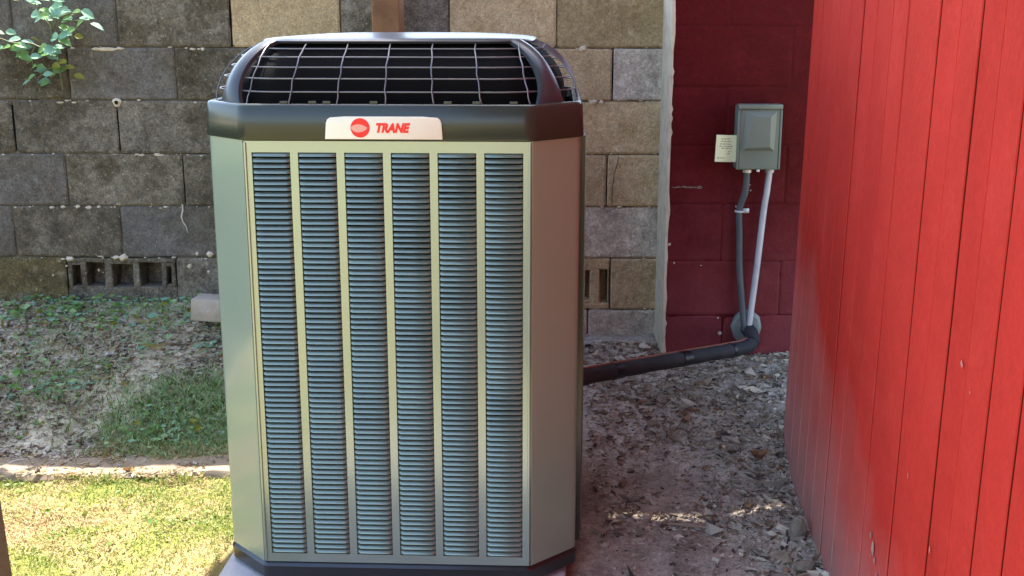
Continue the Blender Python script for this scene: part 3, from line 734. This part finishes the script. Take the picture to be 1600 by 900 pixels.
    for face in range(4):
        for u in (-.345, -.238, -.120, -.002, .115, .232, .350):
            if face in (1, 3): u *= .74
            if abs(u) > .335 and face in (0, 2):
                # the last wire runs round on the chamfer side
                pts = []
                for i in range(9):
                    t = i / 8; x, y, z = edge_pt(face, u, t)
                    pts.append((x, y + (.012 if face == 0 else -.012 if face == 2 else 0), z))
            else: pts = [edge_pt(face, u, i / 8) for i in range(9)]
            pts = [(p[0] + .0016 * math.sin(i * 2.2 + u * 9), p[1], p[2]) if face in (0, 2) else p for i, p in enumerate(pts)]
            mb = MB(); mb.tube(pts, .0019, 6); mb.build('guard_wire', M['wire'], root, 60)
    # corner posts sweeping over the chamfers
    for sx, sy in ((1, 1), (-1, 1), (1, -1), (-1, -1)):
        rings = []
        for i in range(15):
            t = i / 14
            d = inset(t) - .010
            cc = CH + .03 - .586 * d; a = HA - d
            # chamfer centre, in local coordinates of the front right corner
            cx, cy = a - cc / 2, d + cc / 2
            th = 1.0
            w = .031 - .011 * t + (.014 * (1 - t) ** 4); q = Vector((.7071, .7071)); nn = Vector((.7071, -.7071))
            z = zc + DH * t - .004
            pr = []
            for uu, dn in ((-w, -.006), (-w, .004), (-w + .006, .009), (0, .012), (w - .006, .009), (w, .004), (w, -.006)):
                p = Vector((cx, cy)) + q * uu + nn * dn
                pr.append((p.x * sx, p.y if sy > 0 else DEP - p.y, z + (dn * .6 * t)))
            rings.append(pr)
        mb = MB(); mb.loft(rings, cap0=True, cap1=True)
        mb.build('corner_post', M['post'], root, 40)
    # lid: crowned plate on top of the dome
    d1 = inset(1.0) - .012
    rings = []
    for e, z in ((.02, -.004), (0.0, -.004), (-.004, .002), (.002, .006), (.03, .010), (.09, .0145), (.17, .018), (.25, .0195)):
        rings.append([(x, y, zc + DH + z - .004) for x, y in plan(d1 + e, .06, 6, CH + .03)])
    mb = MB(); mb.loft(rings, cap0=True, cap1=True); mb.build('top_lid', M['post'], root, 35)
    # base of the guard: small clips along the lip
    for u in (-.26, -.19, -.155, -.04, .14, .21, .30):
        mb = MB(); mb.box(u, u + .02, .004, .016, zc - .001, zc + .006, bev=.001); mb.build('guard_clip', M['plastic'], root)
    # badge with emblem and lettering
    bz0 = ZT + .004
    pts = [(-.148, 0), (.138, 0), (.136, .038), (.133, .047), (.126, .052), (.09, .0545), (-.10, .0545), (-.135, .052), (-.142, .047), (-.145, .038)]
    mb = MB(); mb.loft([[(x, -.0085, bz0 + z) for x, z in pts], [(x, -.0125, bz0 + z) for x, z in pts], [(x * .985 - .0001, -.0135, bz0 + .027 + (z - .027) * .95) for x, z in pts]], cap1=True)
    badge = mb.build('badge', M['badge'], root, 30)
    ex, ez, er = -.0615, bz0 + .0275, .0235
    mb = MB(); n = 40; mb.add([(ex + math.cos(q) * er, -.0139, ez + math.sin(q) * er) for q in (2 * math.pi * i / n for i in range(n))], [tuple(range(n))])
    # pale swoosh across the disc
    top, bot = [], []
    for i in range(13):
        t = i / 12; xx = -1 + 1.75 * t
        yt = -.05 + .42 * math.sin(t * 2.7 + .3); yb = yt - .95 * math.sin(math.pi * t) ** .7 * (1 - .25 * t) + .0
        top.append((xx, yt)); bot.append((xx, yb))
    def clampc(p): 
        L = math.hypot(*p); return p if L < .97 else (p[0] / L * .97, p[1] / L * .97)
    top = [clampc(p) for p in top]; bot = [clampc(p) for p in bot]
    sw = [(ex + er * x, -.0143, ez + er * z) for x, z in top + bot[::-1]]
    mb.add(sw, [(i, i + 1, 24 - i, 25 - i) for i in range(12)], 1)
    mb.build('emblem', [M['badge_red'], M['badge_pink']], badge)
    cu = bpy.data.curves.new('lettering', 'FONT'); cu.body = 'TRANE'; cu.size = .0295; cu.shear = .28; cu.offset = .0017; cu.extrude = .0004; cu.space_character = 1.02
    cu.align_x = 'LEFT'
    tmp = bpy.data.objects.new('lettering', cu); COL.objects.link(tmp)
    bpy.context.view_layer.update()
    me = bpy.data.meshes.new_from_object(tmp.evaluated_get(bpy.context.evaluated_depsgraph_get()))
    bpy.data.objects.remove(tmp)
    me.name = 'lettering'; me.materials.clear(); me.materials.append(M['badge_red'])
    o = link('lettering', me, badge); o.location = (-.0255, -.0143, bz0 + .0175); o.rotation_euler = (R(90), 0, 0)
    mn = min(v.co.x for v in me.vertices); mxv = max(v.co.x for v in me.vertices)
    k = .083 / (mxv - mn); o.scale = (k, 1, 1)
air_conditioner()
def pad():
    mb = MB(); mb.box(-.495, .45, -.075, .95, -.12, .042, bev=.012, seg=2)
    o = mb.build('concrete_pad', M['concrete'], None, 40); o.location = (UX, UY, 0); o.rotation_euler = (0, 0, YAW)
    tag(o, 'grey concrete pad under the air conditioner', 'pad')
pad()

# ---------------------------------------------------------------- small loose things
mb = MB(); rg = []
for i in range(41):
    x = -1 + i * .05; e = lambda q: .010 * noise.noise(Vector((x * 7, q, 0)))
    rg.append([(x, -.085 + e(1), -.07), (x, -.085 + e(1), .040 + e(3)), (x, -.070 + e(1), .055 + e(4)), (x, 0, .057 + e(5)), (x, .07 + e(2), .055 + e(6)), (x, .085 + e(2), .040), (x, .085 + e(2), -.07)])
mb.loft(rg, cap0=True, cap1=True)
for i, v in enumerate(mb.v):
    w = noise.noise_vector(Vector(v) * 6); mb.v[i] = (v[0], v[1] + w.y * .012, v[2] + w.z * .006)
o = mb.build('landscape_timber', M['wood_grey'], None, 40); o.location = (-1.79, 3.63, -.004); o.rotation_euler = (0, 0, R(1.2))
tag(o, 'weathered tan landscape timber sunk along the back of the lawn', 'timber')
mb = MB(); mb.box(-.13, .13, -.06, .06, 0, .085, bev=.007, seg=2)
o = mb.build('concrete_brick', M['brick_tan'], None, 40); o.location = (-1.075, 4.24, .395); o.rotation_euler = (R(-3), R(3), R(-4))
tag(o, 'pale tan brick lying on the bank against the left side of the unit', 'brick')

def plant():
    root = thing('wall_plant', 'leafy blue green sapling growing out of the top left of the block wall', 'plant', (-1.655, 4.40, 1.26))
    O = Vector((-1.655, 4.40, 1.26))
    def px(x, y, dy=0.0):   # hand-read positions of the sprig, about 4.3 m off, in wall units
        return Vector((-1.664 + (x - 400) * .000597 , 4.33 + dy, 1.302 - (y - 480) * .000607))
    stems = [[(400, 560), (390, 420), (365, 280), (360, 180), (300, 100), (280, 0), (270, -120)], [(365, 200), (420, 110), (430, 20), (450, -100)], [(420, 130), (480, 110), (570, 105)], [(365, 260), (420, 230), (520, 190)], [(440, 150), (520, 150), (590, 150)],
             [(375, 320), (300, 310), (220, 280), (130, 280), (40, 250), (-60, 230)], [(390, 420), (320, 440), (260, 490)], [(250, 300), (230, 360), (240, 420)]]
    mb = MB()
    for s in stems:
        pts = smooth_pts([px(x, y, -.02 * (i / len(s))) - O for i, (x, y) in enumerate(s)], 4)
        mb.tube(pts, [.0032 * (1 - .6 * i / len(pts)) for i in range(len(pts))], 6)
    mb.build('stem', M['stem'], root, 60)
    leaves = [(280, 10), (400, 12), (440, 0), (320, 80), (350, 118), (300, 105), (480, 92), (570, 95), (490, 142), (580, 150), (600, 165), (530, 190), (440, 212), (475, 240), (415, 240), (60, 212), (15, 245), (-10, 220), (80, 290), (135, 285), (200, 260), (240, 298), (320, 310), (340, 330), (150, 352), (60, 315), (235, 360), (240, 430), (270, 470), (255, 510), (345, 450), (300, 450), (240, 40), (330, 60), (310, 125), (120, 300), (190, 290), (280, 330), (40, 270), (300, 350), (360, 300), (100, 310), (170, 265), (215, 330), (345, 290), (270, 420), (310, 470), (230, 500), (280, 520), (330, 30), (460, 60), (550, 130), (500, 215), (430, 180), (360, 90), (390, 60), (230, 20), (430, 25), (530, 100), (270, -30), (330, -40), (420, -60), (480, -20), (380, -100)]
    yel = [(420, 262), (490, 240), (450, 475), (380, 380), (400, 430), (240, 385), (350, 410), (265, 410), (210, 250), (370, 470), (395, 395), (180, 20)]
    def leaf(p, m, sz):
        mb = MB(); L, w = sz, sz * .36
        prof = [(0, 0), (.2, .75), (.45, 1), (.75, .7), (1, 0)]
        v = []
        for t, k in prof:
            sag = -.18 * L * t * t
            v += [(L * t, -w * k, sag + .25 * w * k), (L * t, 0, sag), (L * t, w * k, sag + .25 * w * k)]
        f = []
        for i in range(4):
            for j in range(2): f.append((i * 3 + j, i * 3 + j + 1, (i + 1) * 3 + j + 1, (i + 1) * 3 + j))
        mb.add(v, f); me = mb.mesh('leaf', m)
        o = link('leaf', me, root); o.location = p - O
        ang = rnd.choice([0, math.pi]) + rnd.uniform(-.7, .7)
        o.rotation_euler = (R(rnd.uniform(20, 60)), R(rnd.uniform(-15, 35)), ang)
        if math.cos(ang) > 0: o.rotation_euler = (R(rnd.uniform(15, 60)), R(rnd.uniform(-15, 30)), ang)
        else: o.rotation_euler = (R(rnd.uniform(-60, -15)), R(rnd.uniform(-15, 30)), ang)
    for x, y in leaves:
        for k in range(2 if rnd.random() < .35 else 1):
            leaf(px(x + rnd.uniform(-12, 12) + k * 20, y + rnd.uniform(-8, 8) + k * 10, rnd.uniform(-.05, .02)), M['leaf_blue'] if rnd.random() < .75 else M['leaf_green'], rnd.uniform(.038, .058))
    for x, y in yel: leaf(px(x, y, rnd.uniform(-.02, .04)), M['leaf_yellow'] if rnd.random() < .7 else M['leaf_green'], rnd.uniform(.03, .045))
plant()

def rock(name, x, y, s, m, label, cat, sq=(1, .8, .6)):
    bm = bmesh.new(); bmesh.ops.create_icosphere(bm, subdivisions=2, radius=s)
    r0 = rnd.random() * 50
    for v in bm.verts:
        v.co *= 1 + .28 * noise.noise(v.co / s * 1.1 + Vector((r0, 0, 0))); v.co.x *= sq[0]; v.co.y *= sq[1]; v.co.z *= sq[2]
    me = bpy.data.meshes.new(name); bm.to_mesh(me); bm.free(); me.materials.append(m)
    o = link(name, me); o.location = (x, y, gz(x, y) + s * sq[2] * .45); o.rotation_euler = (0, 0, rnd.uniform(0, 6)); tag(o, label, cat); return o
rock('stone', .828, 3.09, .036, M['stone'], 'upright tan stone at the foot of the red board wall', 'stone', (.7, .7, 1.2))
rock('stone', .808, 2.92, .030, M['stone'], 'flat tan stone just in front of the upright stone by the red boards', 'stone', (1.1, .8, .5))
def stick(pts, r, m, label):
    mb = MB(); p = [Vector((x, y, gz(x, y) + h)) for x, y, h in pts]; mb.tube(smooth_pts(p, 3), [r * (1 - .5 * abs(2 * i / (3 * len(pts) - 3) - 1)) for i in range(3 * len(pts) - 2)], 6)
    tag(mb.build('twig', m, None, 60), label, 'twig')
stick([(.46, 3.235, .006), (.54, 3.215, .010), (.60, 3.20, .012)], .008, M['l2'], 'brown twig lying across the dirt right of the unit')
stick([(-1.72, 3.60, .015), (-1.68, 3.66, .025), (-1.63, 3.70, .015)], .007, M['l3'], 'short grey twig lying across the timber near its left end')

# ---------------------------------------------------------------- grass, weeds, leaf litter
rs = np.random.RandomState(4)
def soup(name, V, F, mats, mi, label, cat):
    me = bpy.data.meshes.new(name)
    me.from_pydata(V.reshape(-1, 3).tolist(), [], F.tolist())
    for m in mats: me.materials.append(m)
    me.polygons.foreach_set('material_index', mi.astype(np.int32))
    me.update()
    return tag(link(name, me), label, cat, None, 'stuff')
def blades(pts, h, w, lean, hd=None):
    """pts (n,3); each blade two quads, bending over"""
    n = len(pts); a = rs.uniform(0, 2 * np.pi, n); s = np.stack([np.cos(a), np.sin(a), np.zeros(n)], 1)
    b = rs.uniform(0, 2 * np.pi, n); dv = np.stack([np.cos(b), np.sin(b), np.zeros(n)], 1)
    H = h * rs.uniform(.45, 1.2, n)[:, None]; Wd = w * rs.uniform(.6, 1.3, n)[:, None]; Ln = lean * rs.uniform(.2, 1.3, n)[:, None]
    up = np.array([0, 0, 1.0])
    p1 = pts + up * H * .55 + dv * H * Ln * .35; p2 = pts + up * H * (1 - .45 * np.minimum(Ln, 1.5)) + dv * H * Ln
    V = np.stack([pts - s * Wd, pts + s * Wd, p1 - s * Wd * .8, p1 + s * Wd * .8, p2], 1)
    base = np.arange(n)[:, None] * 5
    F4 = base + np.array([[0, 1, 3, 2]]); F3 = base + np.array([[2, 3, 4]])
    return V, F4, F3
def grass(name, pts, h, w, lean, mats, mi, label, cat):
    V, F4, F3 = blades(pts, h, w, lean)
    me = bpy.data.meshes.new(name)
    me.from_pydata(V.reshape(-1, 3).tolist(), [], F4.tolist() + F3.tolist())
    for m in mats: me.materials.append(m)
    me.polygons.foreach_set('material_index', np.concatenate([mi, mi]).astype(np.int32)); me.update()
    return tag(link(name, me), label, cat, None, 'stuff')
def scatter(n, x0, x1, y0, y1, keep):
    out = []
    X = rs.uniform(x0, x1, n); Y = rs.uniform(y0, y1, n); U_ = rs.uniform(0, 1, n)
    for x, y, u in zip(X, Y, U_):
        if u < keep(x, y): out.append((x, y, gz(x, y) - .003))
    return np.array(out)
def pad_clear(x, y): return not (-.815 < x < .26 and y > 2.72 - .04 * (x + .3))
# lawn
def lawn_keep(x, y):
    if not pad_clear(x, y): return 0
    g = fbm(x, y, 2.0, 3.2, 3)
    return min(1, max(.4, .72 + .7 * g)) * sstep(3.70, 3.55, y)
pts = scatter(90000, -2.6, -.62, 2.35, 3.7, lawn_keep)
mi = []
for x, y, z in pts:
    g = fbm(x, y, 7.0, 3.0, 3) + rs.normal(0, .22)
    mi.append(0 if g > .30 else 1 if g > -.08 else 2 if g > -.36 else 3)
grass('lawn_grass', pts, .021, .0016, 1.3, [M['g1'], M['g2'], M['g3'], M['g4']], np.array(mi), 'sunlit patchy yellow green lawn with straw coloured bare spots', 'grass')
# taller green tuft behind the timber beside the unit
def tuft_keep(x, y):
    e = ((x + .98) / .52) ** 2 + ((y - 3.90) / .22) ** 2
    return .95 * sstep(1.25, .25, e + .5 * fbm(x, y, 1, 6, 2)) if x < -.74 else 0
pts = scatter(17000, -1.7, -.72, 3.66, 4.25, tuft_keep)
grass('tall_grass', pts, .048, .0021, 1.2, [M['g5'], M['g1'], M['g3']], rs.choice(3, len(pts), p=[.66, .24, .10]), 'longer green grass tuft in shade behind the timber beside the unit', 'grass')
pts = scatter(6000, -1.6, -.72, 3.68, 3.81, lambda x, y: .9 * sstep(-1.6, -1.1, x))
grass('dry_grass', pts, .03, .002, 1.1, [M['g3'], M['g4'], M['g2']], rs.choice(3, len(pts), p=[.5, .3, .2]), 'fringe of dry straw grass along the back edge of the timber', 'grass')
pts = scatter(9000, -2.6, -.9, 3.74, 4.4, lambda x, y: max(0, .3 + 1.2 * fbm(x, y, 3.3, 3.5, 3)))
grass('bank_grass', pts, .045, .0018, 1.0, [M['g5'], M['g1'], M['g3'], M['l1']], rs.choice(4, len(pts), p=[.45, .1, .2, .25]), 'sparse thin grass on the shaded bank below the block wall', 'grass')

def leaf_soup(pts, size, tilt, aspect=.55, curl=.3, spread=.42):
    n = len(pts); s = size * np.exp(np.clip(rs.normal(0, spread, n), -1, .75)); a = rs.uniform(0, 2 * np.pi, n)
    tx = np.abs(rs.normal(0, tilt, n)); ca, sa = np.cos(a), np.sin(a)
    w = s * aspect * rs.uniform(.6, 1.3, n); cu = s * rs.normal(curl, .25, n)
    loc = np.zeros((n, 6, 3))
    loc[:, 0] = np.stack([-s, 0 * s, cu], 1); loc[:, 1] = np.stack([-.1 * s, -w, cu * .55], 1); loc[:, 2] = np.stack([.1 * s, w, cu * .55 * rs.uniform(.2, 1.6, n)], 1)
    loc[:, 3] = np.stack([s, .2 * w, cu * rs.uniform(.2, 1.5, n)], 1); loc[:, 4] = np.stack([-.35 * s, 0 * s, 0 * s], 1); loc[:, 5] = np.stack([.35 * s, 0 * s, 0 * s], 1)
    ct, st = np.cos(tx), np.sin(tx)
    x, y, z = loc[..., 0], loc[..., 1], loc[..., 2]
    y2 = y * ct[:, None] - z * st[:, None]; z2 = y * st[:, None] + z * ct[:, None]
    X = x * ca[:, None] - y2 * sa[:, None]; Y = x * sa[:, None] + y2 * ca[:, None]
    V = np.stack([X, Y, z2], 2); V[..., 2] -= V[..., 2].min(1)[:, None] * .8
    V += np.array(pts)[:, None, :]
    base = np.arange(n)[:, None, None] * 6
    F = base + np.array([[0, 4, 1], [4, 5, 1], [5, 3, 1], [0, 2, 4], [4, 2, 5], [5, 2, 3]])[None]
    return V, F.reshape(-1, 3)
def litter(name, pts, size, tilt, mats, p, label, cat, aspect=.55, curl=.3):
    V, F = leaf_soup(pts, size, tilt, aspect, curl)
    mi = np.repeat(rs.choice(len(mats), len(pts), p=p), 6)
    return soup(name, V, F, mats, mi, label, cat)
def right_keep(x, y):
    if not pad_clear(x, y) or x > .93 - .088 * (3.72 - y) - .01 and y < 3.75: return 0
    den = .03 + .7 * max(0, fbm(x, y, 21, 3.2, 3) + .12) + .75 * sstep(3.55, 3.9, y + .35 * fbm(x, y, 1, 3, 2))
    den += .6 * sstep(.6, .86, x + .088 * (y - 3.0) + .08 * fbm(x, y, 4, 6, 2)) * sstep(3.9, 3.5, y)
    den += .35 * max(0, fbm(x, y, 9, 4.5, 3)) * sstep(2.9, 3.4, y)
    return min(.95, den)
pts = scatter(34000, .16, 1.25, 2.3, 4.32, right_keep)
big = scatter(900, .16, 1.2, 2.3, 4.3, lambda x, y: right_keep(x, y))
litter('curled_leaves', big, .019, .6, [M['l1'], M['l3'], M['l2'], M['l5']], [.45, .25, .2, .1], 'larger pale curled dead leaves lying on top of the litter right of the unit', 'leaf litter', .5, .6)
litter('leaf_litter', pts, .0092, .7, [M['l1'], M['l3'], M['l2'], M['l4'], M['l5']], [.36, .30, .20, .09, .05], 'grey brown dead leaf litter over the bare dirt right of the unit', 'leaf litter', .5, .55)
pts = scatter(34000, -2.6, -.72, 3.72, 4.42, lambda x, y: min(.95, .65 + .8 * fbm(x, y, 6, 4, 3)))
litter('bank_litter', pts, .010, .45, [M['l1'], M['l3'], M['l2'], M['l4'], M['l5']], [.38, .22, .22, .13, .05], 'dead leaves and debris scattered over the shaded left bank', 'leaf litter')
pts = scatter(9000, .16, 1.1, 2.3, 4.2, lambda x, y: .6 if pad_clear(x, y) and x < .93 - .088 * (3.72 - y) else 0)
litter('soil_crumbs', pts, .0042, .8, [M['l2'], M['l4'], M['l3'], M['l1']], [.35, .3, .25, .1], 'small crumbs of soil and grit over the dirt path', 'soil', .8, .5)
pts = scatter(3200, -2.6, -.75, 3.54, 3.73, lambda x, y: min(.95, .45 + 1.2 * fbm(x, y, 3, 5, 3)))
pts[:, 2] = .050
litter('timber_debris', pts, .009, .3, [M['l1'], M['g3'], M['l2'], M['g4']], [.3, .35, .2, .15], 'dry leaf scraps and straw lying on the landscape timber', 'leaf litter', .3)
# unseen shrubbery added to shape the reflection in the left corner panel
hp = np.stack([rs.uniform(-3.9, -3.05, 9000), rs.uniform(.2, 4.3, 9000), rs.uniform(.05, .95, 9000)], 1)
hp[:, 0] += .12 * np.sin(hp[:, 1] * 3.1) * np.sin(hp[:, 2] * 4)
litter('added_hedge', hp, .055, .9, [M['l1'], M['g2'], M['leaf_blue']], [.3, .4, .3], 'unseen green shrubbery added beyond the frame left of the yard for its reflection', 'added_hedge', .6, .2)
pts = scatter(900, .16, 1.2, 2.3, 4.32, lambda x, y: .9 * right_keep(x, y) + .1 if pad_clear(x, y) and x < .93 - .088 * (3.72 - y) else 0)
litter('twig_litter', pts, .028, .25, [M['l2'], M['l3'], M['l4'], M['l1']], [.4, .25, .2, .15], 'thin broken twigs strewn among the dead leaves right of the unit', 'twigs', .055, .12)
pts = scatter(700, -2.6, -.75, 3.74, 4.4, lambda x, y: .8)
litter('bank_twigs', pts, .026, .25, [M['l2'], M['l3'], M['l1'], M['g3']], [.3, .25, .2, .25], 'thin dry stalks and twigs strewn over the shaded left bank', 'twigs', .055, .15)
pts = scatter(2600, -2.6, -.8, 3.50, 3.57, lambda x, y: max(0, .35 + 1.3 * fbm(x, y, 8, 6, 2)))
grass('edge_grass', pts, .042, .0018, .9, [M['g1'], M['g2'], M['g3'], M['g4']], rs.choice(4, len(pts), p=[.25, .35, .3, .1]), 'ragged taller grass growing up against the front of the timber', 'grass')
# broad leaved weeds on the bank
cl = []
wr = random.Random(11)
spots = [(-1.93, 4.34, 60), (-1.70, 4.30, 70), (-1.60, 4.33, 50), (-1.83, 4.2, 60), (-1.35, 4.32, 60), (-1.42, 4.2, 50), (-1.70, 4.02, 90), (-1.62, 4.02, 70), (-1.85, 4.05, 70), (-1.5, 4.1, 35), (-1.02, 4.2, 60), (-1.12, 4.17, 40), (-1.28, 3.84, 70), (-1.2, 3.86, 50), (-1.1, 3.82, 40), (-1.8, 3.86, 40), (-1.55, 4.25, 40), (-1.95, 3.95, 40), (-1.45, 4.36, 40), (-1.25, 4.3, 30), (-2.2, 4.2, 60), (-2.3, 4.0, 60), (-1.75, 4.36, 50), (-1.9, 4.39, 50), (-1.66, 4.39, 50), (-1.48, 4.39, 50), (-1.3, 4.39, 40), (-1.56, 4.38, 40), (-1.82, 4.38, 40)]
for x, y, n in spots:
    for k in range(int(n * 1.05)):
        xx, yy = wr.gauss(x, .065), wr.gauss(y, .045)
        if yy < 4.41 and xx < -.8: cl.append((xx, yy, gz(xx, yy) + wr.uniform(.003, .04)))
litter('bank_weeds', np.array(cl), .0105, .7, [M['leaf_blue'], M['leaf_green'], M['g5'], M['leaf_yellow']], [.3, .3, .32, .08], 'low broad leaved green weeds on the bank below the block wall', 'weeds', .6, .2)
cl = []
for x, y, n in [(-1.7, 3.48, 50), (-1.62, 3.44, 50), (-1.3, 3.1, 70), (-1.2, 3.05, 60), (-1.05, 3.2, 60), (-.95, 3.22, 50), (-1.5, 3.25, 40), (-1.15, 3.42, 30)]:
    for k in range(n):
        xx, yy = wr.gauss(x, .06), wr.gauss(y, .05); cl.append((xx, yy, gz(xx, yy) + wr.uniform(.004, .02)))
litter('lawn_clover', np.array(cl), .0055, .5, [M['g1'], M['g2'], M['leaf_green']], [.4, .4, .2], 'small clover leaves in the greener patches of the lawn', 'weeds', .7, .15)
